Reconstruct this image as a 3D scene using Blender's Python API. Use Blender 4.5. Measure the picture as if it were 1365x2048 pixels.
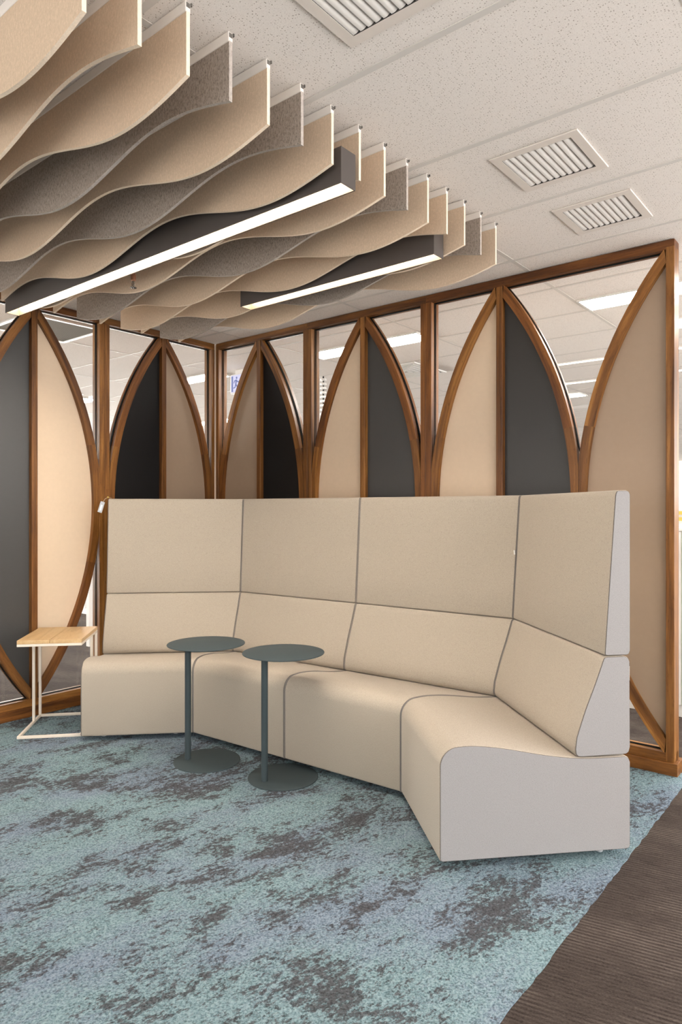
import bpy, math, random
from mathutils import Vector, Matrix
random.seed(7)
for o in list(bpy.data.objects):
    bpy.data.objects.remove(o)
SC = bpy.context.scene
COL = SC.collection
PI = math.pi
H, CEIL = 1.335, 2.70
TH = math.atan2(-0.63051465, 0.77617735)          # the room's grid is turned against the camera
KX, KY = -1.034, 5.6327                           # floor point under the inner corner of the two screens
CT, ST = math.cos(TH), math.sin(TH)

# ------------------------------------------------------------------ camera, world, exposure
cam = bpy.data.cameras.new('camera')
cam.sensor_fit = 'VERTICAL'
cam.sensor_height = 36.0
cam.lens = 36.0 * 1370.0 / 2048.0
cam.shift_y = -4.0 / 2048.0
cam.clip_start = 0.05
camo = bpy.data.objects.new('camera', cam)
COL.objects.link(camo)
camo.location = (0, 0, H)
camo.rotation_euler = (PI / 2, 0, 0)
SC.camera = camo
w = bpy.data.worlds.new('world')
SC.world = w
w.use_nodes = True
w.node_tree.nodes['Background'].inputs[0].default_value = (0.9, 0.93, 1.0, 1)
w.node_tree.nodes['Background'].inputs[1].default_value = 0.05
SC.view_settings.view_transform = 'Standard'
SC.view_settings.look = 'None'
SC.view_settings.gamma = 1.0
SC.view_settings.use_curve_mapping = False
SC.view_settings.exposure = 0.0
SC.cycles.use_denoising = True
SC.cycles.max_bounces = 10
SC.cycles.diffuse_bounces = 6
SC.cycles.transparent_max_bounces = 16
SC.cycles.sample_clamp_indirect = 6.0
E_BATTEN = 87.0        # the two linear pendants
E_TROFFER = 56.0       # recessed office lights
E_STRIP = 6.0
C_BATTEN = (1.0, 0.89, 0.76)
C_TROFFER = (1.0, 0.965, 0.92)
E_ROOM = 6.0          # recessed lights on the near side of the screens, out of the picture
E_EAST, E_BEHIND, E_FAR = 5.1, 0.9, 42.0   # glow of unseen windows added to lift the ambient light
C_EAST, C_BEHIND, C_FAR = (1.0, 0.965, 0.935), (1.0, 0.94, 0.87), (1.0, 0.98, 0.94)


def gp(s, t, z=0.0):
    """room-grid coordinates (s along the right screen, t out from it) -> world"""
    return Vector((KX + s * CT + t * ST, KY + s * ST - t * CT, z))


# ------------------------------------------------------------------ materials
def nt(name):
    m = bpy.data.materials.new(name)
    m.use_nodes = True
    t = m.node_tree
    b = t.nodes['Principled BSDF']
    return m, t, b


def N(t, typ, **kw):
    n = t.nodes.new(typ)
    for k, v in kw.items():
        if k.startswith('i_'):
            n.inputs[k[2:].replace('_', ' ')].default_value = v
        elif k.startswith('n_'):
            n.inputs[int(k[2:])].default_value = v
        else:
            setattr(n, k, v)
    return n


def ramp(t, fac, stops, interp='LINEAR'):
    r = t.nodes.new('ShaderNodeValToRGB')
    r.color_ramp.interpolation = interp
    el = r.color_ramp.elements
    while len(el) < len(stops):
        el.new(0.5)
    for e, (p, c) in zip(el, stops):
        e.position = p
        e.color = c if len(c) == 4 else (*c, 1)
    t.links.new(fac, r.inputs[0])
    return r.outputs[0]


def noise(t, vec, scale, detail=2.0, rough=0.5, dist=0.0):
    n = N(t, 'ShaderNodeTexNoise')
    n.inputs['Scale'].default_value = scale
    n.inputs['Detail'].default_value = detail
    n.inputs['Roughness'].default_value = rough
    n.inputs['Distortion'].default_value = dist
    if vec is not None:
        t.links.new(vec, n.inputs['Vector'])
    return n.outputs['Fac']


def mapping(t, vec, scale=(1, 1, 1), rot=(0, 0, 0), loc=(0, 0, 0)):
    m = N(t, 'ShaderNodeMapping')
    m.inputs['Scale'].default_value = scale
    m.inputs['Rotation'].default_value = rot
    m.inputs['Location'].default_value = loc
    t.links.new(vec, m.inputs['Vector'])
    return m.outputs[0]


def math_(t, op, a, b=None):
    n = N(t, 'ShaderNodeMath', operation=op)
    for i, v in enumerate((a, b)):
        if v is None:
            continue
        if isinstance(v, (int, float)):
            n.inputs[i].default_value = v
        else:
            t.links.new(v, n.inputs[i])
    return n.outputs[0]


def mix(t, fac, a, b, mode='MIX'):
    n = N(t, 'ShaderNodeMix', data_type='RGBA', blend_type=mode)
    for i, v in ((0, fac), (6, a), (7, b)):
        if isinstance(v, (int, float)):
            n.inputs[i].default_value = v
        elif isinstance(v, tuple):
            n.inputs[i].default_value = (*v[:3], 1)
        else:
            t.links.new(v, n.inputs[i])
    return n.outputs[2]


def bump(t, b, h, strength, dist):
    n = N(t, 'ShaderNodeBump')
    n.inputs['Strength'].default_value = strength
    n.inputs['Distance'].default_value = dist
    t.links.new(h, n.inputs['Height'])
    t.links.new(n.outputs[0], b.inputs['Normal'])


def plain(name, col, rough=0.5, metal=0.0, spec=0.5, var=0.0, vs=40.0):
    m, t, b = nt(name)
    b.inputs['Roughness'].default_value = rough
    b.inputs['Metallic'].default_value = metal
    b.inputs['Specular IOR Level'].default_value = spec
    tc = N(t, 'ShaderNodeTexCoord')
    f = noise(t, tc.outputs['Object'], vs, 3)
    v = max(var, 0.015)
    a = tuple(c * (1 - v) for c in col)
    bb = tuple(min(1, c * (1 + v)) for c in col)
    t.links.new(ramp(t, f, [(0.3, a), (0.7, bb)]), b.inputs['Base Color'])
    return m


def emit(name, col, e, base=0.8):
    m, t, b = nt(name)
    b.inputs['Base Color'].default_value = (base, base, base, 1)
    b.inputs['Emission Color'].default_value = (*col, 1)
    b.inputs['Emission Strength'].default_value = e
    return m


def wood(name, dark, mid, light, rough=0.42, tight=1.0):
    m, t, b = nt(name)
    at = N(t, 'ShaderNodeAttribute', attribute_name='grain')
    g = at.outputs['Vector']
    f1 = noise(t, mapping(t, g, (1.6, 26 * tight, 26 * tight)), 1.0, 4, 0.6, 0.6)
    f2 = noise(t, mapping(t, g, (9.0, 320, 320)), 1.0, 2, 0.6)
    f3 = noise(t, mapping(t, g, (30.0, 260, 260), loc=(3, 1, 2)), 1.0, 2)
    c = ramp(t, f1, [(0.30, dark), (0.5, mid), (0.70, light)])
    c = mix(t, math_(t, 'MULTIPLY', f2, 0.45), c, dark)
    pores = ramp(t, f3, [(0.62, (1, 1, 1)), (0.72, (0.62, 0.55, 0.5))])
    c = mix(t, 1.0, c, pores, 'MULTIPLY')
    oi = N(t, 'ShaderNodeObjectInfo')
    c = mix(t, 1.0, c, oi.outputs['Color'], 'MULTIPLY')
    t.links.new(c, b.inputs['Base Color'])
    b.inputs['Roughness'].default_value = rough
    b.inputs['Specular IOR Level'].default_value = 0.35
    bump(t, b, f3, 0.08, 0.001)
    return m


def fabric(name, col, dark, scale=330.0):
    m, t, b = nt(name)
    tc = N(t, 'ShaderNodeTexCoord')
    o = tc.outputs['Object']
    w1 = noise(t, mapping(t, o, (1, 1, 3.2)), scale, 1)
    w2 = noise(t, mapping(t, o, (3.0, 3.0, 0.8), loc=(4, 4, 4)), scale, 1)
    f = math_(t, 'MULTIPLY', math_(t, 'ADD', w1, w2), 0.5)
    big = noise(t, o, 3.0, 3)
    c = ramp(t, f, [(0.32, dark), (0.5, col), (0.75, tuple(min(1, x * 1.08) for x in col))])
    c = mix(t, math_(t, 'MULTIPLY', big, 0.12), c, dark)
    t.links.new(c, b.inputs['Base Color'])
    b.inputs['Roughness'].default_value = 0.92
    b.inputs['Specular IOR Level'].default_value = 0.15
    b.inputs['Sheen Weight'].default_value = 0.12
    b.inputs['Sheen Roughness'].default_value = 0.5
    bump(t, b, f, 0.25, 0.002)
    return m


def felt(name, col, dark, amt):
    m, t, b = nt(name)
    tc = N(t, 'ShaderNodeTexCoord')
    o = tc.outputs['Object']
    f = noise(t, mapping(t, o, (160, 160, 70)), 1.0, 4, 0.7)
    g = noise(t, mapping(t, o, (420, 420, 200), loc=(2, 5, 1)), 1.0, 2)
    f = math_(t, 'ADD', math_(t, 'MULTIPLY', f, 0.65), math_(t, 'MULTIPLY', g, 0.35))
    c = ramp(t, f, [(0.5 - amt, dark), (0.5, col), (0.5 + amt, tuple(min(1, x * 1.25) for x in col))])
    t.links.new(c, b.inputs['Base Color'])
    b.inputs['Roughness'].default_value = 0.95
    b.inputs['Specular IOR Level'].default_value = 0.1
    bump(t, b, f, 0.2, 0.002)
    return m


def make_tile_mat():
    m, t, b = nt('mineral_tile')
    tc = N(t, 'ShaderNodeTexCoord')
    oi = N(t, 'ShaderNodeObjectInfo')
    o = N(t, 'ShaderNodeVectorMath', operation='ADD')
    t.links.new(tc.outputs['Object'], o.inputs[0])
    t.links.new(math_(t, 'MULTIPLY', oi.outputs['Random'], 37.0), o.inputs[1])
    o = o.outputs[0]
    hs = None
    for sc, lo, hi, gs in ((120.0, 0.02, 0.24, 45.0), (260.0, 0.0, 0.26, 120.0)):
        v = N(t, 'ShaderNodeTexVoronoi', feature='F1', voronoi_dimensions='2D')
        v.inputs['Scale'].default_value = sc
        t.links.new(o, v.inputs['Vector'])
        sep = N(t, 'ShaderNodeSeparateColor')
        t.links.new(v.outputs['Color'], sep.inputs[0])
        rad = math_(t, 'MULTIPLY', math_(t, 'POWER', sep.outputs[0], 2.0), hi)
        h = math_(t, 'LESS_THAN', v.outputs['Distance'], rad)
        h = math_(t, 'MULTIPLY', h, 0.75 if sc < 200 else 0.35)
        hs = h if hs is None else math_(t, 'MAXIMUM', hs, h)
    f = noise(t, o, 300, 2)
    base = ramp(t, f, [(0.3, (0.82, 0.775, 0.735)), (0.7, (0.89, 0.845, 0.805))])
    t.links.new(mix(t, hs, base, (0.26, 0.21, 0.17)), b.inputs['Base Color'])
    b.inputs['Roughness'].default_value = 0.95
    b.inputs['Specular IOR Level'].default_value = 0.1
    return m


def make_blue_carpet():
    m, t, b = nt('blue_carpet')
    tc = N(t, 'ShaderNodeTexCoord')
    o = tc.outputs['Object']
    # the pile's streaks lie about 40 degrees off the x axis; the object is unrotated
    s = mapping(t, o, rot=(0, 0, -math.radians(40)))
    tuft = noise(t, o, 150.0, 2, 0.6)
    grit = noise(t, mapping(t, s, (38, 62, 1)), 1.0, 4, 0.7)
    mid = noise(t, mapping(t, s, (9.0, 15, 1)), 1.0, 4, 0.65, 0.3)
    pat = noise(t, mapping(t, s, (2.3, 3.7, 1), loc=(2.9, 1.4, 0)), 1.0, 3, 0.6, 0.3)
    lav = noise(t, mapping(t, s, (1.5, 2.6, 1), loc=(7, 3, 0)), 1.0, 3, 0.6)
    k = math_(t, 'ADD', math_(t, 'MULTIPLY', pat, 0.52), math_(t, 'MULTIPLY', mid, 0.38))
    k = math_(t, 'ADD', k, math_(t, 'MULTIPLY', grit, 0.52))
    dk = ramp(t, k, [(0.727, (0, 0, 0)), (0.767, (0.85,) * 3), (0.83, (1, 1, 1))])
    g2 = math_(t, 'ADD', math_(t, 'MULTIPLY', lav, 0.8), math_(t, 'MULTIPLY', grit, 0.30))
    lf = ramp(t, g2, [(0.50, (0, 0, 0)), (0.64, (1, 1, 1))])
    teal = ramp(t, tuft, [(0.30, (0.080, 0.132, 0.146)), (0.48, (0.185, 0.272, 0.300)), (0.72, (0.285, 0.380, 0.412))])
    lavc = ramp(t, tuft, [(0.30, (0.080, 0.108, 0.148)), (0.48, (0.178, 0.222, 0.290)), (0.72, (0.265, 0.318, 0.390))])
    drk = ramp(t, tuft, [(0.30, (0.034, 0.033, 0.036)), (0.70, (0.094, 0.089, 0.096))])
    c = mix(t, math_(t, 'MULTIPLY', lf, 0.8), teal, lavc)
    pit = noise(t, mapping(t, s, (75, 115, 1), loc=(3, 8, 0)), 1.0, 3, 0.65)     # tuft shadows painted in as dark specks
    near = ramp(t, k, [(0.60, (0.15,) * 3), (0.72, (1, 1, 1))])
    pit = math_(t, 'MULTIPLY', ramp(t, pit, [(0.52, (0, 0, 0)), (0.60, (1, 1, 1))]), near)
    c = mix(t, math_(t, 'MULTIPLY', pit, 0.5), c, drk)
    c = mix(t, math_(t, 'MULTIPLY', dk, 0.92), c, drk)
    t.links.new(c, b.inputs['Base Color'])
    b.inputs['Roughness'].default_value = 1.0
    b.inputs['Specular IOR Level'].default_value = 0.05
    hgt = math_(t, 'SUBTRACT', math_(t, 'ADD', tuft, math_(t, 'MULTIPLY', grit, 0.8)), math_(t, 'MULTIPLY', dk, 0.5))
    bump(t, b, hgt, 0.8, 0.010)
    return m


def make_rib_carpet():
    m, t, b = nt('ribbed_carpet')
    tc = N(t, 'ShaderNodeTexCoord')
    o = tc.outputs['Object']
    s = mapping(t, o, rot=(0, 0, -math.radians(152.4)))
    wv = N(t, 'ShaderNodeTexWave', wave_type='BANDS', bands_direction='Y')
    wv.inputs['Scale'].default_value = 19.0
    wv.inputs['Distortion'].default_value = 0.6
    wv.inputs['Detail'].default_value = 2.0
    t.links.new(s, wv.inputs['Vector'])
    br = noise(t, mapping(t, s, (16.0, 85, 1)), 1.0, 4, 0.7)
    pl = noise(t, mapping(t, s, (2.0, 4.0, 1), loc=(4, 4, 0)), 1.0, 2)
    fine = noise(t, mapping(t, s, (150, 260, 1)), 1.0, 3, 0.7)
    rib = math_(t, 'MULTIPLY', wv.outputs['Fac'], ramp(t, pl, [(0.38, (0.25,) * 3), (0.6, (1, 1, 1))]))
    f = math_(t, 'ADD', math_(t, 'MULTIPLY', rib, 0.28), math_(t, 'MULTIPLY', br, 0.42))
    f = math_(t, 'ADD', f, math_(t, 'MULTIPLY', fine, 0.5))
    c = ramp(t, f, [(0.36, (0.026, 0.020, 0.018)), (0.58, (0.070, 0.056, 0.049)), (0.82, (0.135, 0.112, 0.098))])
    t.links.new(c, b.inputs['Base Color'])
    b.inputs['Roughness'].default_value = 1.0
    b.inputs['Specular IOR Level'].default_value = 0.05
    bump(t, b, f, 0.7, 0.008)
    return m


def make_glass():
    m, t, b = nt('clear_glass')
    t.nodes.remove(b)
    out = t.nodes['Material Output']
    tr = N(t, 'ShaderNodeBsdfTransparent')
    tr.inputs[0].default_value = (0.98, 0.985, 0.98, 1)
    gl = N(t, 'ShaderNodeBsdfGlossy')
    gl.inputs['Roughness'].default_value = 0.0
    fr = N(t, 'ShaderNodeFresnel')
    fr.inputs['IOR'].default_value = 1.35
    mx = N(t, 'ShaderNodeMixShader')
    geo = N(t, 'ShaderNodeNewGeometry')          # no internal reflection on the way out of the pane
    t.links.new(math_(t, 'MULTIPLY', fr.outputs[0], math_(t, 'SUBTRACT', 1.0, geo.outputs['Backfacing'])), mx.inputs[0])
    t.links.new(tr.outputs[0], mx.inputs[1])
    t.links.new(gl.outputs[0], mx.inputs[2])
    t.links.new(mx.outputs[0], out.inputs[0])
    return m


def make_back_pattern():
    m, t, b = nt('patterned_back_fabric')
    tc = N(t, 'ShaderNodeTexCoord')
    v = N(t, 'ShaderNodeTexVoronoi', feature='F1', distance='CHEBYCHEV')
    v.inputs['Scale'].default_value = 22
    t.links.new(tc.outputs['Object'], v.inputs['Vector'])
    sep = N(t, 'ShaderNodeSeparateColor')
    t.links.new(v.outputs['Color'], sep.inputs[0])
    c = ramp(t, sep.outputs[0], [(0.0, (0.03, 0.03, 0.035)), (0.28, (0.62, 0.45, 0.14)), (0.45, (0.75, 0.74, 0.72)),
                                 (0.8, (0.35, 0.36, 0.38))], 'CONSTANT')
    t.links.new(c, b.inputs['Base Color'])
    b.inputs['Roughness'].default_value = 0.9
    return m


def make_perf():
    m, t, b = nt('perforated_metal')
    tc = N(t, 'ShaderNodeTexCoord')
    v = N(t, 'ShaderNodeTexVoronoi', feature='F1')
    v.voronoi_dimensions = '2D'
    v.inputs['Scale'].default_value = 90
    v.inputs['Randomness'].default_value = 0.0
    t.links.new(tc.outputs['Object'], v.inputs['Vector'])
    hole = math_(t, 'LESS_THAN', v.outputs['Distance'], 0.36)
    t.links.new(mix(t, hole, (0.50, 0.50, 0.48), (0.05, 0.05, 0.05)), b.inputs['Base Color'])
    b.inputs['Specular IOR Level'].default_value = 0.0
    b.inputs['Roughness'].default_value = 1.0
    return m


MT = dict(
    wood=wood('stained_timber', (0.060, 0.021, 0.0050), (0.185, 0.075, 0.0165), (0.335, 0.155, 0.040)),
    oak=wood('pale_oak', (0.48, 0.31, 0.145), (0.60, 0.405, 0.205), (0.67, 0.49, 0.27), 0.45, 0.7),
    cream=plain('cream_laminate', (0.665, 0.525, 0.385), 0.45, spec=0.3),
    taupe=plain('taupe_laminate', (0.335, 0.245, 0.175), 0.4, spec=0.3),
    charcoal=plain('charcoal_laminate', (0.050, 0.050, 0.050), 0.38, spec=0.45),
    graphite=plain('graphite_laminate', (0.030, 0.029, 0.028), 0.38, spec=0.45),
    black=plain('black_laminate', (0.0075, 0.0075, 0.0080), 0.35, spec=0.3),
    gasket=plain('black_gasket', (0.010, 0.009, 0.008), 0.8, spec=0.1),
    glass=make_glass(),
    tile=make_tile_mat(),
    tbar=plain('grid_bar_paint', (0.68, 0.65, 0.615), 0.6, spec=0.2),
    white=plain('white_powder_coat', (0.80, 0.79, 0.77), 0.4),
    vent=plain('vent_paint', (0.80, 0.78, 0.75), 0.35),
    ventframe=plain('vent_frame_paint', (0.76, 0.70, 0.645), 0.5),
    dark=plain('dark_cavity', (0.02, 0.02, 0.02), 0.8),
    beige=felt('beige_felt', (0.585, 0.455, 0.335), (0.505, 0.39, 0.285), 0.22),
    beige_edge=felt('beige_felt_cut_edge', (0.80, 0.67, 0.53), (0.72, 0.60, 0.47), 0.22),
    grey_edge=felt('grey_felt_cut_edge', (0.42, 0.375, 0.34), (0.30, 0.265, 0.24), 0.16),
    grey=felt('grey_marl_felt', (0.31, 0.265, 0.23), (0.17, 0.142, 0.122), 0.13),
    rail=plain('aluminium_track', (0.74, 0.70, 0.655), 0.5),
    clip=plain('clip_grey', (0.10, 0.09, 0.08), 0.6),
    housing=plain('bronze_grey_housing', (0.078, 0.066, 0.061), 0.5, spec=0.3),
    liner=plain('light_liner', (0.085, 0.060, 0.039), 0.6, spec=0.1),
    batten=emit('batten_diffuser', C_BATTEN, E_BATTEN),
    troffer=emit('troffer_diffuser', C_TROFFER, E_TROFFER),
    troffer_room=emit('troffer_diffuser_room', C_TROFFER, E_ROOM),
    window_east=emit('window_daylight_east', C_EAST, E_EAST),
    window_behind=emit('window_daylight_behind', C_BEHIND, E_BEHIND),
    window_far=emit('window_daylight_far', C_FAR, E_FAR),
    strip=emit('strip_diffuser', (1.0, 0.95, 0.86), E_STRIP),
    fab=fabric('oatmeal_wool', (0.430, 0.377, 0.312), (0.250, 0.216, 0.176)),
    fabgrey=fabric('pale_grey_wool', (0.305, 0.295, 0.298), (0.215, 0.208, 0.212)),
    pipe=plain('grey_piping', (0.22, 0.205, 0.195), 0.9, spec=0.1),
    seam=plain('dark_seam', (0.10, 0.085, 0.075), 0.9, spec=0.1),
    pattern=make_back_pattern(),
    slate=plain('slate_powder_coat', (0.040, 0.057, 0.064), 0.6, spec=0.28),
    chalk=plain('chalk_powder_coat', (0.78, 0.70, 0.60), 0.45),
    blue=make_blue_carpet(),
    rib=make_rib_carpet(),
    wall=plain('white_wall_paint', (0.78, 0.78, 0.75), 0.7, spec=0.2),
    chrome=plain('chrome', (0.75, 0.72, 0.68), 0.2, 1.0),
    copper=plain('copper_pipe', (0.50, 0.25, 0.16), 0.35, 0.8),
    perf=make_perf(),
    gold=plain('gold_trim', (0.62, 0.46, 0.10), 0.35),
    signlit=emit('sign_face_lit', (0.70, 0.70, 1.0), 0.85, 0.10),
    signblue=emit('sign_symbol', (0.10, 0.15, 0.48), 0.8, 0.03),
    paper=plain('paper', (0.85, 0.84, 0.82), 0.8),
    foot=plain('translucent_foot', (0.45, 0.47, 0.5), 0.3),
    cord=plain('cord', (0.5, 0.42, 0.33), 0.8),
)


# ------------------------------------------------------------------ mesh building
class MB:
    def __init__(self):
        self.v, self.f, self.g = [], [], []

    def add(self, vs, fs, g=None):
        b = len(self.v)
        self.v += [tuple(p) for p in vs]
        self.g += list(g) if g else [tuple(p) for p in vs]
        self.f += [tuple(b + i for i in f) for f in fs]
        return self

    def box(self, x0, x1, y0, y1, z0, z1):
        vs = [(x, y, z) for z in (z0, z1) for y in (y0, y1) for x in (x0, x1)]
        return self.add(vs, [(0, 2, 3, 1), (4, 5, 7, 6), (0, 1, 5, 4), (2, 6, 7, 3), (0, 4, 6, 2), (1, 3, 7, 5)])

    def prism(self, poly, d0, d1, plane='xz', g=None):
        """polygon in a plane, extruded along the third axis"""
        n = len(poly)
        if plane == 'xz':
            q = [(a, d, b) for d in (d0, d1) for a, b in poly]
        elif plane == 'xy':
            q = [(a, b, d) for d in (d0, d1) for a, b in poly]
        else:
            q = [(d, a, b) for d in (d0, d1) for a, b in poly]
        fs = [tuple(range(n)), tuple(range(2 * n - 1, n - 1, -1))]
        fs += [(i, n + i, n + (i + 1) % n, (i + 1) % n) for i in range(n)]
        return self.add(q, fs, (g + g) if g else None)

    def ring(self, outer, inner, d0, d1):
        n = len(outer)
        q = [(a, d, b) for d in (d0, d1) for P in (outer, inner) for a, b in P]
        fs = []
        for i in range(n):
            j = (i + 1) % n
            fs += [(i, j, n + j, n + i), (2 * n + i, 3 * n + i, 3 * n + j, 2 * n + j),
                   (n + i, n + j, 3 * n + j, 3 * n + i), (i, 2 * n + i, 2 * n + j, j)]
        return self.add(q, fs)

    def rectring(self, x0, x1, y0, y1, hx0, hx1, hy0, hy1, z0, z1):
        o = [(x0, y0), (x1, y0), (x1, y1), (x0, y1)]
        h = [(hx0, hy0), (hx1, hy0), (hx1, hy1), (hx0, hy1)]
        q = [(a, b, z) for z in (z0, z1) for P in (o, h) for a, b in P]
        fs = []
        for i in range(4):
            j = (i + 1) % 4
            fs += [(i, j, 4 + j, 4 + i), (8 + i, 12 + i, 12 + j, 8 + j), (4 + i, 4 + j, 12 + j, 12 + i), (i, 8 + i, 8 + j, j)]
        return self.add(q, fs)

    def tube(self, pts, r, seg=8, caps=True):
        pts = [Vector(p) for p in pts]
        rings = []
        up = None
        for i, p in enumerate(pts):
            a = pts[max(i - 1, 0)]
            c = pts[min(i + 1, len(pts) - 1)]
            d = (c - a).normalized()
            if up is None:
                up = Vector((0, 0, 1)) if abs(d.z) < 0.9 else Vector((1, 0, 0))
            x = d.cross(up).normalized()
            y = x.cross(d).normalized()
            up = y
            rings.append([p + (x * math.cos(2 * PI * k / seg) + y * math.sin(2 * PI * k / seg)) * r for k in range(seg)])
        vs = [q for rr in rings for q in rr]
        fs = []
        for i in range(len(rings) - 1):
            for k in range(seg):
                kk = (k + 1) % seg
                fs.append((i * seg + k, i * seg + kk, (i + 1) * seg + kk, (i + 1) * seg + k))
        if caps:
            fs += [tuple(range(seg)), tuple(range((len(rings) - 1) * seg, len(rings) * seg))]
        return self.add(vs, fs)

    def lathe(self, prof, seg=48, c=(0, 0)):
        vs = [(c[0] + r * math.cos(2 * PI * k / seg), c[1] + r * math.sin(2 * PI * k / seg), z) for r, z in prof for k in range(seg)]
        fs = []
        for i in range(len(prof) - 1):
            for k in range(seg):
                kk = (k + 1) % seg
                fs.append((i * seg + k, i * seg + kk, (i + 1) * seg + kk, (i + 1) * seg + k))
        fs += [tuple(range(seg)), tuple(range((len(prof) - 1) * seg, len(prof) * seg))]
        return self.add(vs, fs)

    def build(self, name, mat, parent=None, loc=(0, 0, 0), rz=0.0, bevel=0.0, seg=2, grain=None, smooth=None, goff=None, tint=None):
        import bmesh
        me = bpy.data.meshes.new(name)
        me.from_pydata(self.v, [], self.f)
        bm = bmesh.new()
        bm.from_mesh(me)
        bmesh.ops.recalc_face_normals(bm, faces=bm.faces)
        bm.to_mesh(me)
        bm.free()
        me.materials.append(MT[mat])
        if grain:
            at = me.attributes.new('grain', 'FLOAT_VECTOR', 'POINT')
            k = goff if goff is not None else random.uniform(0, 40)
            for i, p in enumerate(self.g):
                q = {'x': (p[0], p[1], p[2]), 'y': (p[1], p[0], p[2]), 'z': (p[2], p[0], p[1])}[grain]
                at.data[i].vector = (q[0] + k, q[1] + k * 0.37, q[2] + k * 0.61)
        if smooth is not None:
            me.polygons.foreach_set('use_smooth', [True] * len(me.polygons))
            me.set_sharp_from_angle(angle=math.radians(smooth))
        o = bpy.data.objects.new(name, me)
        COL.objects.link(o)
        o.location = loc
        o.rotation_euler = (0, 0, rz)
        if parent:
            o.parent = parent
        if tint:
            o.color = (*tint, 1)
        if bevel:
            md = o.modifiers.new('soft_edges', 'BEVEL')
            md.width = bevel
            md.segments = seg
            md.limit_method = 'ANGLE'
            md.angle_limit = math.radians(42)
            if seg > 1:
                md.harden_normals = True
                me.polygons.foreach_set('use_smooth', [True] * len(me.polygons))
        return o


def tag(o, label=None, cat=None, group=None, kind=None):
    if label:
        o['label'] = label
    if cat:
        o['category'] = cat
    if group:
        o['group'] = group
    if kind:
        o['kind'] = kind
    return o


def empty(name, loc=(0, 0, 0), rz=0.0, parent=None):
    o = bpy.data.objects.new(name, None)
    o.empty_display_size = 0.1
    COL.objects.link(o)
    o.location = loc
    o.rotation_euler = (0, 0, rz)
    if parent:
        o.parent = parent
    return o


def copy_tree(o, parent=None):
    c = o.copy()
    COL.objects.link(c)
    if parent:
        c.parent = parent
    for ch in list(o.children):
        copy_tree(ch, c)
    return c


# ------------------------------------------------------------------ floor
S0, S1, T0, T1 = -13.0, 7.2, -17.0, 6.8
fl = empty('floor')
tag(fl, kind='structure')
def quad_st(s0, s1, t0, t1):
    return [tuple(gp(s, t)[:2]) for s, t in ((s0, t0), (s1, t0), (s1, t1), (s0, t1))]
MB().prism(quad_st(S0, S1, T0, T1), -0.05, 0.0, 'xy').build('ribbed_carpet', 'rib', fl)
# blue inset: slightly uneven cut edge along the ribbed carpet
edge = []
k = 0
tt = 7.4
while tt > -0.1:
    edge.append((3.553 + random.uniform(-0.003, 0.003), tt))
    tt -= 0.03
pl = [tuple(gp(s, t)[:2]) for s, t in [(0.0, -0.06), (0.0, 7.4)] + edge + [(3.553, -0.06)]]
bl = MB().prism(pl, -0.002, 0.004, 'xy').build('blue_carpet', 'blue', fl)
bl['label'] = 'blue and grey patterned carpet inset'

# ------------------------------------------------------------------ ceiling
cl = empty('ceiling', gp(0, 0, CEIL), TH)
tag(cl, kind='structure')
GS0, GT0 = 2.715, 0.213                       # grid bar centre lines: s = GS0 + 1.2 i, t = GT0 + 0.6 k
holes = {}                                    # cell -> opening (s0, s1, t0, t1)
def cell_of(s, t):
    return (math.floor((s - GS0) / 1.2), math.floor((t - GT0) / 0.6))
VENTS = [(3.292, 1.112), (3.302, 0.515), (3.277, 2.306)]
for s, t in VENTS:
    holes[cell_of(s, t)] = (s - 0.137, s + 0.137, t - 0.137, t + 0.137)
cells = []
for i in range(math.floor((S0 - GS0) / 1.2), math.floor((S1 - GS0) / 1.2) + 1):
    for k in range(math.floor((T0 - GT0) / 0.6), math.floor((T1 - GT0) / 0.6) + 1):
        s, t = GS0 + 1.2 * (i + 0.5), GT0 + 0.6 * (k + 0.5)
        p = gp(s, t)
        vis = p.y > 0.6 and abs(p.x) < 0.62 * p.y + 0.6
        cells.append((0 if vis else 1, p.length, i, k, s, t))
cells.sort()
tmesh = None
far = MB()
count = 0
for vis, dist, i, k, s, t in cells:
    x0, x1, y0, y1 = s - 0.588, s + 0.588, -t - 0.288, -t + 0.288
    if (i, k) in holes:
        a, b, c, d = holes[(i, k)]
        MB().rectring(x0, x1, y0, y1, a, b, -d, -c, 0.002, 0.02).build('ceiling_tile', 'tile', cl)
        count += 1
    elif vis == 0 and count < 280:
        if tmesh is None:
            tmesh = MB().box(-0.588, 0.588, -0.288, 0.288, 0.002, 0.018).build('ceiling_tile', 'tile', cl, (s, -t, 0))
        else:
            o = tmesh.copy()
            COL.objects.link(o)
            o.location = (s, -t, 0)
        count += 1
    else:
        far.box(x0, x1, y0, y1, 0.002, 0.018)
o = far.build('ceiling_tile', 'tile', cl)
o['kind'] = 'stuff'
for k in range(math.floor((T0 - GT0) / 0.6), math.floor((T1 - GT0) / 0.6) + 2):
    t = GT0 + 0.6 * k
    MB().box(S0 - 0.5, S1 + 0.5, -t - 0.012, -t + 0.012, 0.0, 0.03).build('grid_bar', 'tbar', cl)
cross = MB()
for i in range(math.floor((S0 - GS0) / 1.2), math.floor((S1 - GS0) / 1.2) + 2):
    s = GS0 + 1.2 * i
    MB().box(s - 0.012, s + 0.012, -T1 - 0.5, -T0 + 0.5, 0.0005, 0.028).build('grid_bar', 'tbar', cl)
MB().box(S0 - 0.6, S1 + 0.6, -T1 - 0.6, -T0 + 0.6, 0.06, 0.10).build('soffit', 'dark', cl)

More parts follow.
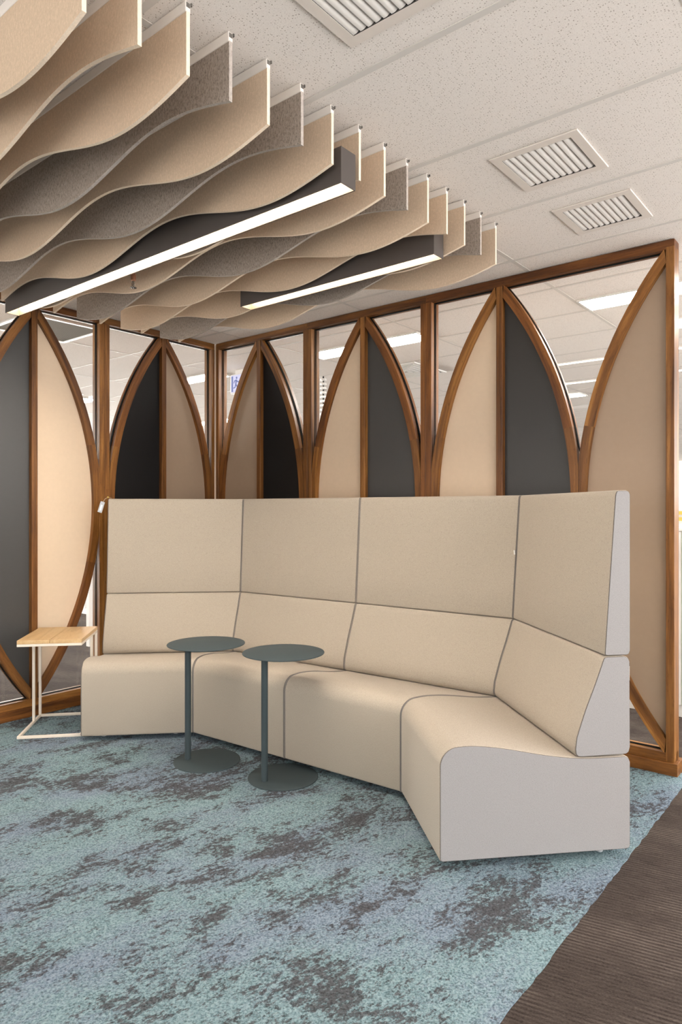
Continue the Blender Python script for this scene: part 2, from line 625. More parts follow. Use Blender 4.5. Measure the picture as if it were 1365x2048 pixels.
# ------------------------------------------------------------------ outer room walls (open-plan office round the screens)
def glazed_wall(name, n, p0, p1, pane):
    """wall with a long window band; p0, p1 = ends of the inner face in (s, t), room on the left-hand side"""
    a, b = gp(*p0), gp(*p1)
    L = (b - a).length
    r = empty(name, a, math.atan2(b.y - a.y, b.x - a.x))
    tag(r, kind='structure')
    z0, z1 = 0.35, 2.62
    MB().box(0, L, -0.15, 0, 0, z0).build('wall_apron', 'wall', r)
    MB().box(0, L, -0.15, 0, z1, 2.76).build('wall_head', 'wall', r)
    MB().box(0, 0.4, -0.15, 0, z0, z1).build('wall_pier', 'wall', r)
    MB().box(L - 0.4, L, -0.15, 0, z0, z1).build('wall_pier', 'wall', r)
    wn = empty('window_%d' % n, a, r.rotation_euler.z)
    tag(wn, kind='structure')
    MB().box(0.4, L - 0.4, -0.12, -0.11, z0, z1).build('daylight_pane', pane, wn)  # added glowing pane, out of view, raises the ambient light
    k = max(2, round((L - 0.8) / 1.6))
    for i in range(k + 1):
        x = 0.4 + (L - 0.8) * i / k
        MB().box(x - 0.03, x + 0.03, -0.11, -0.04, z0, z1).build('mullion', 'white', wn)
    MB().box(0.4, L - 0.4, -0.11, 0.03, z0, z0 + 0.03).build('window_sill', 'white', wn)
glazed_wall('wall_east', 1, (S1, T1), (S1, T0), 'window_east')
o = MB().box(S0, S1, -T0, -T0 + 0.15, 0.0, 2.76).build('wall_far', 'wall', None, gp(0, 0, 0), TH)
tag(o, kind='structure')
glazed_wall('wall_west', 2, (S0, T0), (S0, T1), 'window_far')
glazed_wall('wall_behind', 3, (S0, T1), (S1, T1), 'window_behind')

# ------------------------------------------------------------------ the two timber screens
ZM, RI, RO, XO = 1.38, 1.99, 2.04, 0.426
DEP = 0.09
def arc_pt(c, sg, R, ph, lim):
    u = (XO - RI) + R * math.cos(ph)
    return (c + sg * min(u, lim), ZM + R * math.sin(ph))

TONES = [(1.0, 1.0, 1.0), (1.15, 1.12, 1.05), (0.80, 0.74, 0.68), (1.02, 0.90, 0.80), (0.90, 0.87, 0.84), (1.34, 1.34, 1.28)]
tone_rng = random.Random(3)
def tone():
    return tone_rng.choice(TONES)

class Screen:
    def __init__(self, name, loc, rz, mir):
        self.root = empty(name, loc, rz)
        tag(self.root, kind='structure')
        self.m = mir

    def X(self, u):
        return u * self.m

    def bar(self, name, u0, u1, d0, d1, z0, z1, grain, tint=None):
        a, b = sorted((self.X(u0), self.X(u1)))
        return MB().box(a, b, d0, d1, z0, z1).build(name, 'wood', self.root, bevel=0.0015, seg=1, grain=grain, tint=tint or tone())

    def half(self, c, sg, panel, lim=0.4668, up=True, outer=None):
        """everything between a mullion at c and the arch on its side sg"""
        L = lim - 0.0006
        cuts = [(-38.7, -37.25), (-11.7, -11.7), (11.7, 11.7), (38.7, 37.25)]
        for j in range(3):
            (o0, i0), (o1, i1) = cuts[j], cuts[j + 1]
            n = 12
            om, im, go, gi = [], [], [], []
            for q in range(n + 1):
                a = q / n
                po = math.radians(o0 + (o1 - o0) * a)
                pi_ = math.radians(i0 + (i1 - i0) * a)
                om.append(arc_pt(c, sg, RO, po, L))
                im.append(arc_pt(c, sg, RI, pi_, L))
                go.append((0.05, 0, RO * po))
                gi.append((0.0, 0, RO * pi_))
            poly = [(self.X(a), b) for a, b in om + im[::-1]]
            g = go + gi[::-1]
            mb = MB()
            nn = len(poly)
            q = [(a, d, b) for d in (0.0012, DEP - 0.0012) for a, b in poly]
            gg = [(x, d, z) for d in (0.0, DEP) for x, y, z in g]
            fs = [tuple(range(nn)), tuple(range(2 * nn - 1, nn - 1, -1))] + [(i, nn + i, nn + (i + 1) % nn, (i + 1) % nn) for i in range(nn)]
            # quads instead of one concave cap
            fs = fs[2:]
            for i in range(n):
                fs += [(i, i + 1, nn - 2 - i, nn - 1 - i), (nn + i, nn + nn - 1 - i, nn + nn - 2 - i, nn + i + 1)]
            mb.add(q, fs, gg)
            mb.build('arch_rib', 'wood', self.root, grain='z', tint=tone())
        # laminate infill
        pts = []
        for q in range(41):
            ph = math.radians(-37.2 + 74.4 * q / 40)
            pts.append(arc_pt(c, sg, RI + 0.006, ph, 9))
        poly = [(self.X(a), b) for a, b in pts] + [(self.X(c + sg * 0.015), pts[-1][1]), (self.X(c + sg * 0.015), pts[0][1])]
        MB().prism(poly, 0.034, 0.056).build('infill_panel', panel, self.root)
        # glass above and below the arch
        for sz in (1, -1):
            P = []
            for q in range(25):
                dz = 1.27 + (0.262 - 1.27) * q / 24
                ph = math.asin(dz / RO)
                u = XO - RI + RO * math.cos(ph)
                if q == 24:
                    u = lim
                P.append((c + sg * min(u, lim), ZM + sz * dz))
            if outer is None:
                P.append((c + sg * lim, ZM + sz * 1.27))
                self.pane(P)
            else:
                outer.setdefault(sz, []).append(P)

    def pane(self, P):
        P = [(self.X(a), b) for a, b in P]
        big = [(a, b) for a, b in P]
        MB().prism(big, 0.043, 0.049).build('glass_pane', 'glass', self.root)
        n = len(P)
        area = sum(P[i][0] * P[(i + 1) % n][1] - P[(i + 1) % n][0] * P[i][1] for i in range(n))
        sgn = 1 if area > 0 else -1
        ins = []
        for i in range(n):
            a, b, c = Vector(P[i - 1]), Vector(P[i]), Vector(P[(i + 1) % n])
            d1, d2 = (b - a).normalized(), (c - b).normalized()
            n1, n2 = Vector((-d1.y, d1.x)) * sgn, Vector((-d2.y, d2.x)) * sgn
            m = n1 + n2
            m = m / max(m.length_squared / 2, 0.35)
            q = b + m * 0.004
            ins.append((q.x, q.y))
        MB().ring(P, ins, 0.036, 0.0425).build('glazing_gasket', 'gasket', self.root)
        MB().ring(P, ins, 0.0495, 0.056).build('glazing_gasket', 'gasket', self.root)


wr = Screen('wall_right', gp(0, 0), TH, 1)
wl = Screen('wall_left', gp(0, 0), TH + PI / 2, -1)
U = 1.0135
def full_unit(S, a, p1, p2, g=0.0):
    S.bar('edge_stile', a + g, a + 0.04, 0, DEP, 0.11, 2.65, 'z')
    S.bar('edge_stile', a + U - 0.04, a + U - 0.0008, 0, DEP, 0.11, 2.65, 'z')
    S.bar('top_rail', a + g, a + U - 0.0008, 0, DEP, 2.65, 2.698, 'x')
    S.bar('bottom_rail', a + g, a + U - 0.0008, 0, DEP, 0.065, 0.11, 'x')
    c = a + U / 2
    S.bar('mullion', c - 0.02, c + 0.02, -0.001, DEP + 0.001, 0.11, 2.65, 'z')
    S.half(c, -1, p1)
    S.half(c, 1, p2)

full_unit(wr, 0.0, 'taupe', 'black', 0.008)
full_unit(wr, U, 'cream', 'charcoal')
# the wide end unit: one mullion, a free V of glass and the end post
a, e = 2 * U, 3.487
wr.bar('edge_stile', a, a + 0.04, 0, DEP, 0.11, 2.65, 'z')
wr.bar('top_rail', a, e, 0, DEP, 2.65, 2.698, 'x', (0.75, 0.62, 0.55))
wr.bar('bottom_rail', a, e, 0, DEP, 0.065, 0.11, 'x')
c1, c2 = a + U / 2, 3.467
wr.bar('mullion', c1 - 0.02, c1 + 0.02, -0.001, DEP + 0.001, 0.11, 2.65, 'z', (0.82, 0.75, 0.68))
wr.bar('end_post', c2 - 0.02, c2 + 0.02, -0.001, DEP + 0.001, 0.065, 2.662, 'z', (1.12, 1.1, 1.05))
mid = (c1 + c2) / 2
acc = {}
wr.half(c1, -1, 'cream')
wr.half(c1, 1, 'graphite', mid - c1, outer=acc)
wr.half(c2, -1, 'taupe', c2 - mid, outer=acc)
for sz, (A, B) in acc.items():
    wr.pane(A[:-1] + [(mid, ZM + sz * 0.262)] + B[:-1][::-1])
wr.bar('plinth', 0.006, 3.505, -0.018, DEP + 0.018, 0.0, 0.066, 'x', (1.1, 1.05, 1.0))
full_unit(wl, 0.0, 'taupe', 'black', 0.008)
full_unit(wl, U, 'cream', 'charcoal')
full_unit(wl, 2 * U, 'taupe', 'cream')
wl.bar('plinth', 0.006, 3 * U, -0.022, DEP + 0.018, 0.0, 0.066, 'x', (1.1, 1.0, 0.92))
# pale slot trim between the two screens
o = MB().box(-0.035, -0.012, 0.012, 0.035, 0.0, 2.699).build('trim_1', 'white', None, gp(0, 0), TH)
tag(o, kind='structure')

# ------------------------------------------------------------------ ceiling grilles
def vent(s, t, label):
    r = empty('ceiling_vent', gp(s, t, CEIL), TH)
    tag(r, label, 'vent', 'square grilles in the ceiling')
    MB().rectring(-0.173, 0.173, -0.173, 0.173, -0.135, 0.135, -0.135, 0.135, -0.0045, 0.001).build('frame', 'ventframe', r, bevel=0.0015, seg=1)
    b = MB()
    for x0, x1, y0, y1 in ((-0.137, -0.135, -0.137, 0.137), (0.135, 0.137, -0.137, 0.137), (-0.137, 0.137, -0.137, -0.135), (-0.137, 0.137, 0.135, 0.137)):
        b.box(x0, x1, y0, y1, -0.004, 0.055)
    b.box(-0.137, 0.137, -0.137, 0.137, 0.05, 0.055)
    b.build('duct_neck', 'dark', r)
    first = None
    for i in range(10):
        x = -0.122 + 0.0268 * i
        if first is None:
            sec = []
            for q in range(7):                       # a curved, tilted blade
                a = -0.15 + 1.35 * q / 6
                sec.append((0.0285 * math.sin(a) - 0.009, -0.003 + 0.030 * (1 - math.cos(a))))
            poly = sec + [(px - 0.0012, pz + 0.0015) for px, pz in sec[::-1]]
            first = MB().prism(poly, -0.134, 0.134).build('blade', 'vent', r, (x, 0, 0), smooth=40)
        else:
            c = first.copy()
            COL.objects.link(c)
            c.location = (x, 0, 0)
    return r
vent(*VENTS[0], 'middle of three square white ceiling grilles, standing between the other two')
vent(*VENTS[1], 'square white ceiling grille nearest to the timber screen on the right')
vent(*VENTS[2], 'square white ceiling grille cut off by the top edge of the photo')

# ------------------------------------------------------------------ hanging felt baffles
BS0, BLEN, BT = 0.474, 2.402, 0.012
def baffle_mesh(sign, mat, root):
    n = 96
    lo = []
    for i in range(n + 1):
        x = BLEN * i / n
        z = -0.198 + sign * 0.047 * math.sin(2 * PI * (BLEN - x) / 1.2)
        lo.append((x, z))
    vs, fs = [], []
    for y in (-BT / 2, BT / 2):
        for x, z in lo:
            vs += [(x, y, z), (x, y, -0.026)]
    m = 2 * (n + 1)
    for i in range(n):
        a = 2 * i
        fs += [(a, a + 2, a + 3, a + 1), (m + a, m + a + 1, m + a + 3, m + a + 2), (a, m + a, m + a + 2, a + 2), (a + 1, a + 3, m + a + 3, m + a + 1)]
    fs += [(0, 1, m + 1, m), (m - 2, 2 * m - 2, 2 * m - 1, m - 1)]
    o = MB().add(vs, fs).build('felt_panel', mat, root)
    o.data.materials.append(MT[mat + '_edge'])                # edges painted paler for the light they catch from below
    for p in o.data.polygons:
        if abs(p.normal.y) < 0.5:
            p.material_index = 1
    MB().box(0.0, BLEN, -0.0085, 0.0085, -0.029, 0.0).build('track', 'rail', root, bevel=0.0015, seg=1)
    c = MB().box(BLEN - 0.006, BLEN + 0.003, 0.0086, 0.0125, -0.008, 0.0)
    c.box(BLEN - 0.0005, BLEN + 0.0006, -0.006, 0.006, -0.016, -0.003)
    c.build('end_clip', 'clip', root)

ORD = ['first', 'second', 'third', 'fourth', 'fifth', 'sixth', 'seventh', 'eighth', 'ninth', 'tenth', 'eleventh', 'twelfth',
       'thirteenth', 'fourteenth', 'fifteenth']
proto = {}
for i in range(15):
    col = 'grey' if i in (1, 5, 9, 11) else 'beige'
    sign = -1 if i % 2 == 0 else 1
    t = 0.734 + 0.1515 * i
    if (col, sign) in proto:
        r = copy_tree(proto[(col, sign)])
        r.location = gp(BS0, t, CEIL - 0.0005)
    else:
        r = empty('ceiling_baffle', gp(BS0, t, CEIL - 0.0005), TH)
        baffle_mesh(sign, col, r)
        proto[(col, sign)] = r
    extra = {2: ', behind the short batten light', 3: ', before the short batten light', 7: ', behind the long batten light',
             8: ', before the long batten light', 14: ', nearest the camera'}.get(i, '')
    nm = 'marled grey' if col == 'grey' else 'beige'
    tag(r, f'{nm} wavy felt baffle, {ORD[i]} from the right screen{extra}', 'baffle', 'wavy felt baffles hung from the ceiling')

# ------------------------------------------------------------------ linear pendant lights
def batten(s0, s1, t, label):
    L = s1 - s0
    r = empty('linear_light', gp(s0, t, CEIL), TH)
    tag(r, label, 'light', 'linear pendant lights between the baffles')
    zt, zb, hw, wl_ = -0.125, -0.25, 0.04, 0.003
    hs = MB()
    hs.box(0, L, -hw, -hw + wl_, zb, zt)
    hs.box(0, L, hw - wl_, hw, zb, zt)
    hs.box(0, L, -hw + wl_, hw - wl_, zt - 0.003, zt)
    hs.build('housing', 'housing', r)
    for x in (0.0, L - wl_):
        MB().box(x, x + wl_, -hw + wl_, hw - wl_, zb, zt - 0.003).build('end_cap', 'housing', r)
    ln = MB()
    q = wl_ + 0.0015
    ln.rectring(wl_, L - wl_, -hw + wl_, hw - wl_, q, L - q, -hw + q, hw - q, zb + 0.001, zb + 0.052)
    ln.build('reflector', 'liner', r)
    MB().box(q, L - q, -hw + q, hw - q, zb + 0.046, zb + 0.052).build('diffuser', 'batten', r)
    for x in (0.25, L - 0.25):
        MB().tube([(x, 0, zt), (x, 0, 0.0)], 0.004).build('suspension_rod', 'housing', r)
    return r
batten(0.434, 2.884, 1.87, 'long bronze-grey batten light glowing warm white, hung among the baffles')
batten(1.555, 2.788, 1.11, 'short bronze-grey batten light glowing warm white, nearer the timber screen')

# sprinkler
r = empty('sprinkler', gp(1.385, 1.715, CEIL), TH)
tag(r, 'copper and chrome fire sprinkler hanging below the long batten light', 'sprinkler')
MB().lathe([(0.011, 0.0), (0.011, -0.185), (0.013, -0.19), (0.013, -0.215), (0.008, -0.218)], 16).build('drop_pipe', 'copper', r, smooth=40)
MB().tube([(-0.004, 0, -0.215), (-0.011, 0, -0.228), (-0.009, 0, -0.243), (0, 0, -0.250), (0.009, 0, -0.243), (0.011, 0, -0.228), (0.004, 0, -0.215)], 0.0025, 6).build('yoke', 'chrome', r)
MB().lathe([(0.003, -0.218), (0.003, -0.246), (0.016, -0.250), (0.017, -0.253)], 16).build('deflector', 'chrome', r, smooth=40)

# ------------------------------------------------------------------ recessed office lights
def troffer(s0, s1, t0, t1, label, group=None, mat='troffer'):
    r = empty('ceiling_light', gp(s0, t0, CEIL), TH)
    tag(r, label, 'light', group or 'recessed office lights')
    L, W = s1 - s0, t1 - t0
    MB().rectring(0, L, -W, 0, 0.014, L - 0.014, -W + 0.014, -0.014, -0.010, 0.001).build('frame', 'white', r)
    MB().box(0.014, L - 0.014, -W + 0.014, -0.014, -0.006, 0.0).build('diffuser', mat, r)
    return r
GR = 'recessed lights beyond the glass'
troffer(2.73, 3.90, -0.98, -0.71, 'recessed light seen through the wide glass V beside the end post', GR)
troffer(0.33, 1.50, -0.98, -0.71, 'recessed light seen through glass on both sides of the cream panel', GR)
troffer(-2.07, -0.90, -0.98, -0.75, 'recessed light seen through the glass just left of the screen corner', GR)
troffer(-4.47, -3.30, -0.98, -0.75, 'recessed light glimpsed above the long cream panel on the left', GR)
troffer(0.33, 1.50, -4.45, -4.18, 'small far recessed light low in the wide glass V', GR)
troffer(3.06, 3.90, -1.85, -1.57, 'recessed light cut by the right photo edge beyond the end post', GR)
UN = 'recessed office lights out of the picture'
for s in (-6.87, -2.07, 2.73, 5.13):
    for t in (-6.9, -10.5, -14.1):
        troffer(s, s + 1.17, t, t + 0.27, 'recessed office light far behind the timber screens', UN)
for s, t in ((-4.47, 3.8), (-6.87, 1.4), (-4.47, 1.4), (-4.47, -3.4), (5.13, -0.98), (5.13, -3.4), (-9.27, -0.98), (-9.27, 3.8)):
    troffer(s, s + 1.17, t, t + 0.27, 'recessed office light beside the timber screens out of the picture', UN)
for s, t in ((5.13, 1.42), (5.13, 3.82), (2.73, 5.05), (0.33, 5.05), (5.13, 6.22)):
    troffer(s, s + 1.17, t, t + 0.27, 'recessed office light in the ceiling outside the picture', UN, 'troffer_room')
for t, lb in ((-2.55, 'upper of two slim light strips seen through the wide glass V'), (-3.55, 'lower of two slim light strips seen through the wide glass V')):
    r = empty('strip_light', gp(1.53, t, CEIL), TH)
    tag(r, lb, 'light', 'slim ceiling strips beyond the glass')
    MB().box(0, 2.35, -0.03, 0.03, -0.004, 0.001).build('diffuser', 'strip', r)
    MB().box(0, 2.35, 0.03, 0.035, -0.007, 0.001).build('edge_trim', 'white', r)
    MB().box(0, 2.35, -0.035, -0.03, -0.007, 0.001).build('edge_trim', 'white', r)

# perforated return-air panel beyond the left screen
r = empty('return_air_panel', gp(-0.90, 0.817, CEIL), TH)
tag(r, 'square perforated grey air panel in the office ceiling beyond the left screen', 'vent')
MB().rectring(0, 0.60, -0.60, 0, 0.03, 0.57, -0.57, -0.03, -0.010, 0.001).build('frame', 'white', r)
MB().box(0.03, 0.57, -0.57, -0.03, -0.005, 0.0).build('perforated_panel', 'perf', r)
# four-way diffuser
r = empty('air_diffuser', gp(0.62, -1.88, CEIL), TH)
tag(r, 'square ringed air diffuser in the office ceiling seen through glass', 'vent')
MB().box(-0.29, 0.29, -0.29, 0.29, -0.001, 0.0).build('back_plate', 'dark', r)
for q in range(6):
    a = 0.29 - 0.048 * q
    MB().rectring(-a, a, -a, a, -a + 0.026, a - 0.026, -a + 0.026, a - 0.026, -0.012 - 0.001 * q, -0.001).build('louvre', 'white', r)
# small sprinkler far left
r = empty('sprinkler', gp(-3.11, -0.60, CEIL), TH)
tag(r, 'tiny office sprinkler seen through the left glass above a light', 'sprinkler')
MB().lathe([(0.03, 0), (0.03, -0.004), (0.010, -0.008), (0.010, -0.04)], 12).build('escutcheon', 'chrome', r)
MB().lathe([(0.004, -0.04), (0.004, -0.06), (0.022, -0.062), (0.022, -0.065)], 12).build('deflector', 'chrome', r)

# ------------------------------------------------------------------ exit sign behind the corner
SY = 6.72
ex = empty('exit_sign', ((461 - 682.5) / 1370 * SY, SY, 2.47), TH)
tag(ex, 'lit blue and white running figure exit sign seen through the corner glass', 'sign')
W_, H_ = 0.36, 0.19
MB().box(0, W_, 0.002, 0.035, 0, H_).build('housing', 'white', ex, bevel=0.004)
MB().box(0.012, W_ - 0.012, -0.001, 0.003, 0.012, H_ - 0.012).build('face', 'signlit', ex)
MB().box(0.06, 0.30, 0.012, 0.025, H_, 0.23).build('ceiling_mount', 'white', ex)
sg = MB()
sg.box(0.018, 0.040, -0.0025, -0.0008, 0.018, H_ - 0.02)                      # door edge
def limb(mb, a, b, w0, w1):
    a, b = Vector(a), Vector(b)
    d = (b - a).normalized()
    nn = Vector((-d.y, d.x))
    P = [a + nn * w0, b + nn * w1, b - nn * w1, a - nn * w0]
    mb.prism([(p.x, p.y) for p in P], -0.0025, -0.0008)
sg.prism([(0.092 + 0.010 * math.cos(q * PI / 6), 0.150 + 0.012 * math.sin(q * PI / 6)) for q in range(12)], -0.0025, -0.0008)
limb(sg, (0.088, 0.132), (0.080, 0.085), 0.010, 0.008)
limb(sg, (0.088, 0.130), (0.062, 0.122), 0.006, 0.005)
limb(sg, (0.062, 0.124), (0.054, 0.100), 0.005, 0.004)
limb(sg, (0.090, 0.130), (0.108, 0.108), 0.006, 0.005)
limb(sg, (0.108, 0.108), (0.124, 0.112), 0.005, 0.004)
limb(sg, (0.080, 0.090), (0.070, 0.060), 0.008, 0.006)
limb(sg, (0.072, 0.060), (0.046, 0.054), 0.006, 0.005)
limb(sg, (0.082, 0.088), (0.100, 0.066), 0.008, 0.006)
limb(sg, (0.100, 0.068), (0.106, 0.036), 0.006, 0.005)
sg.build('running_figure', 'signblue', ex)
ar = MB()
ar.prism([(0.17, 0.03), (0.19, 0.03), (0.19, 0.165), (0.17, 0.165)], -0.0025, -0.0008)
ar.prism([(0.21, 0.085), (0.27, 0.085), (0.27, 0.06), (0.325, 0.097), (0.27, 0.134), (0.27, 0.11), (0.21, 0.11)], -0.0025, -0.0008)
ar.build('arrow', 'signblue', ex)

# cable spine
r = empty('cable_spine', gp(-0.20, -1.60, 0), TH)
tag(r, 'white segmented cable spine hanging from the office ceiling behind glass', 'cable spine')
first = None
for q in range(36):
    z = 2.66 - 0.044 * q
    if first is None:
        first = MB().lathe([(0.012, 0.018), (0.031, 0.016), (0.034, 0.006), (0.031, -0.004), (0.012, -0.006)], 14).build('vertebra', 'white', r, (0, 0, z), smooth=50)
    else:
        c = first.copy()
        COL.objects.link(c)
        c.location = (0, 0, z)
MB().tube([(0, 0, 2.70), (0, 0, 1.08)], 0.008).build('core_cable', 'dark', r)
MB().lathe([(0.09, 1.06), (0.09, 1.075), (0.02, 1.09)], 24).build('desk_fixing', 'white', r)

# ------------------------------------------------------------------ furniture beyond the screens
def cabinet(name, s0, s1, t0, t1, h, label, doors, group=None, skirting=0.08):
    r = empty(name, gp(s0, t1, 0), TH)
    tag(r, label, 'cabinet', group)
    L, D = s1 - s0, t1 - t0
    MB().box(0, L, 0.0, D, skirting, h - 0.02).build('body', 'white', r)
    MB().box(0.01, L - 0.01, 0.012, D, 0, skirting).build('skirting', 'white', r)
    MB().box(-0.008, L + 0.008, -0.02, D + 0.008, h - 0.02, h).build('top', 'white', r, bevel=0.002, seg=1)
    wd = L / doors
    for i in range(doors):
        d = MB().box(i * wd + 0.002, (i + 1) * wd - 0.002, -0.018, 0.0, skirting + 0.004, h - 0.024).build('door', 'white', r, bevel=0.0015, seg=1)
        x = i * wd + (0.05 if i % 2 else wd - 0.05)
        MB().box(x - 0.005, x + 0.005, -0.034, -0.018, h - 0.22, h - 0.08).build('handle', 'chrome', d)
    return r
cabinet('storage_cabinet', 1.90, 4.2, -1.50, -1.08, 1.22, 'long low white storage cabinet behind the right timber screen', 5)
# gold rimmed planter box on the cabinet
r = empty('planter_box', gp(3.05, -1.12, 1.22), TH)
tag(r, 'white and gold striped box on the cabinet at the right photo edge', 'box')
MB().box(0, 1.0, 0, 0.22, 0.0, 0.045).build('base', 'white', r)
MB().box(-0.004, 1.004, -0.004, 0.224, 0.045, 0.068).build('gold_band', 'gold', r)
MB().box(0, 1.0, 0, 0.22, 0.068, 0.085).build('band', 'white', r)
MB().box(-0.004, 1.004, -0.004, 0.224, 0.085, 0.108).build('gold_band', 'gold', r)
MB().box(0, 1.0, 0, 0.22, 0.108, 0.118).build('lid', 'white', r)
cabinet('tall_cabinet', -4.9, -3.70, -1.50, -1.02, 1.15, 'white cabinet glimpsed beyond the left screen under the arch', 3)
# white desk beyond the left screen: only a leg and an end panel show
r = empty('office_desk', gp(-1.796, 0.058, 0), TH)
tag(r, 'white office desk with square legs beyond the left timber screen', 'desk')
MB().box(-1.6, 0.05, -0.05, 0.70, 0.70, 0.725).build('desktop', 'white', r, bevel=0.002, seg=1)
for x, y in ((0, 0), (0, 0.6), (-1.5, 0), (-1.5, 0.6)):
    MB().box(x - 0.025, x + 0.025, y - 0.025, y + 0.025, 0.0, 0.70).build('leg', 'white', r)

# ------------------------------------------------------------------ modular sofa
def spline(pts, n=8):
    out = []
    for i in range(len(pts) - 1):
        p0 = Vector(pts[max(i - 1, 0)])
        p1, p2 = Vector(pts[i]), Vector(pts[i + 1])
        p3 = Vector(pts[min(i + 2, len(pts) - 1)])
        for q in range(n):
            t = q / n
            out.append(tuple(0.5 * ((2 * p1) + (p2 - p0) * t + (2 * p0 - 5 * p1 + 4 * p2 - p3) * t * t + (3 * p1 - p0 - 3 * p2 + p3) * t ** 3)))
    out.append(tuple(pts[-1]))
    return out

# cross sections as (depth from the front edge, height); listed front-bottom, up the front, over, down the back
seat_top = spline([(0.072, 0.458), (0.14, 0.458), (0.252, 0.443), (0.416, 0.410), (0.552, 0.392), (0.66, 0.390)], 5)
SEAT = [(0.012, 0.032), (0.003, 0.036), (0.0, 0.045), (0.0, 0.386)] + [(0.072 - 0.072 * math.cos(q * PI / 16), 0.386 + 0.072 * math.sin(q * PI / 16)) for q in range(1, 8)] \
    + seat_top + [(0.735, 0.390), (0.750, 0.383), (0.757, 0.366), (0.757, 0.045), (0.750, 0.034), (0.735, 0.032)]
NSEAT = 4 + 7 + len(seat_top)
BACK = [(0.556, 0.3935), (0.542, 0.396), (0.533, 0.406), (0.5305, 0.426)] + spline([(0.536, 0.470), (0.570, 0.570), (0.610, 0.670), (0.638, 0.745)], 3) \
    + [(0.6455, 0.766), (0.652, 0.7725), (0.664, 0.7745)]
NBACK = len(BACK)
BACK += [(0.732, 0.774), (0.748, 0.768), (0.755, 0.752), (0.757, 0.425), (0.751, 0.404), (0.738, 0.396)]
SCR = [(0.662, 0.7765), (0.6535, 0.7785), (0.6505, 0.786)] + [(0.6505 + 0.0425 * q / 4, 0.793 + 0.595 * q / 4) for q in range(1, 5)] \
    + [(0.6955, 1.400), (0.700, 1.408), (0.708, 1.411)]
NSCR = len(SCR)
SCR += [(0.742, 1.411), (0.752, 1.406), (0.757, 1.394), (0.757, 0.795), (0.751, 0.780), (0.741, 0.7765)]

def inset(poly, d):
    out = []
    n = len(poly)
    area = sum(poly[i][0] * poly[(i + 1) % n][1] - poly[(i + 1) % n][0] * poly[i][1] for i in range(n))
    sg_ = 1 if area > 0 else -1
    for i in range(n):
        a, b = Vector(poly[i - 1]), Vector(poly[(i + 1) % n])
        t_ = (b - a).normalized()
        out.append((poly[i][0] - t_.y * d * sg_, poly[i][1] + t_.x * d * sg_))
    return out

sofa = empty('modular_sofa', (-0.30, 3.90, 0.0))
tag(sofa, 'oatmeal high-back modular sofa of four angled seats on blue carpet', 'sofa')
PP = [Vector((-1.4957, 3.929)), Vector((-0.8657, 4.000)), Vector((-0.2968, 3.583)), Vector((0.2774, 3.1565)), Vector((0.3646, 2.529))]
SO = Vector((-0.30, 3.90))
E1 = [(PP[i + 1] - PP[i]).normalized() for i in range(4)]
ANG = [math.atan2(e.y, e.x) for e in E1]
for k in range(4):
    wd = (PP[k + 1] - PP[k]).length
    tl = -math.tan((ANG[k - 1] - ANG[k]) / 2) if k > 0 else 0.0
    tr = math.tan((ANG[k] - ANG[k + 1]) / 2) if k < 3 else 0.0
    q = PP[k] - SO
    mod = empty('sofa_module', (q.x, q.y, 0), ANG[k], sofa)
    endl, endr = k == 0, k == 3
    def solid(name, sec, mat, xl, xr, bev=0.005):
        n = len(sec)
        vs = [(xl(a), a, b) for a, b in sec] + [(xr(a), a, b) for a, b in sec]
        fs = [tuple(range(n)), tuple(range(2 * n - 1, n - 1, -1))] + [(i, n + i, n + (i + 1) % n, (i + 1) % n) for i in range(n)]
        return MB().add(vs, fs).build(name, mat, mod, bevel=bev, seg=3)
    gl = 0.0033 if endl else 0.0016
    gr = 0.0033 if endr else 0.0016
    XL = lambda a: a * tl + gl
    XR = lambda a: wd + a * tr - gr
    for nm, sec, nf in (('seat', SEAT, NSEAT), ('backrest', BACK, NBACK), ('screen_panel', SCR, NSCR)):
        solid(nm, sec, 'fab', XL, XR)
        for end, x0, x1 in ((endl, lambda a: 0.0, lambda a: 0.0030), (endr, lambda a: wd - 0.0030, lambda a: wd)):
            if end:
                sp = solid('side_panel', inset(sec, 0.0035), 'fabgrey', x0, x1, 0.0013)
                sp['label'] = 'paler grey upholstered end face'
                X = 0.0022 if endl else wd - 0.0022
                ii = inset(sec, 0.0034)
                MB().tube([(X, a, b) for a, b in ii + ii[:1]], 0.0012, 5, False).build('seam', 'seam', mod, smooth=80)
        # grey piping where modules meet
        for has, X, off in ((not endl, XL, 0.003), (not endr, XR, -0.003)):
            if has:
                pth = [(X(a) + off, a, b) for a, b in sec[1:nf - 1]]
                # push slightly out of the surface
                out = []
                for i, p in enumerate(pth):
                    a = Vector(pth[max(i - 1, 0)]); b = Vector(pth[min(i + 1, len(pth) - 1)])
                    d = (b - a).normalized()
                    nrm = Vector((0, -d.z, d.y)).normalized()
                    out.append(Vector(p) + nrm * 0.0008)
                MB().tube(out, 0.0024, 6).build('piping', 'pipe', mod, smooth=80)
        # patterned cloth on the rear face
        zs = [p[1] for p in sec]
        za, zb = min(zs) + 0.03, max(zs[nf:]) - 0.03
        x0, x1 = XL(0.757) + 0.01, XR(0.757) - 0.01
        MB().box(x0, x1, 0.7572, 0.7605, za, zb).build('rear_cover', 'pattern', mod)
    for x, y in ((0.11, 0.10), (wd - 0.11, 0.10), (0.06, 0.66), (wd - 0.06, 0.66)):
        MB().lathe([(0.014, 0.004), (0.014, 0.034)], 12, (x, y)).build('foot', 'foot', mod, smooth=40)
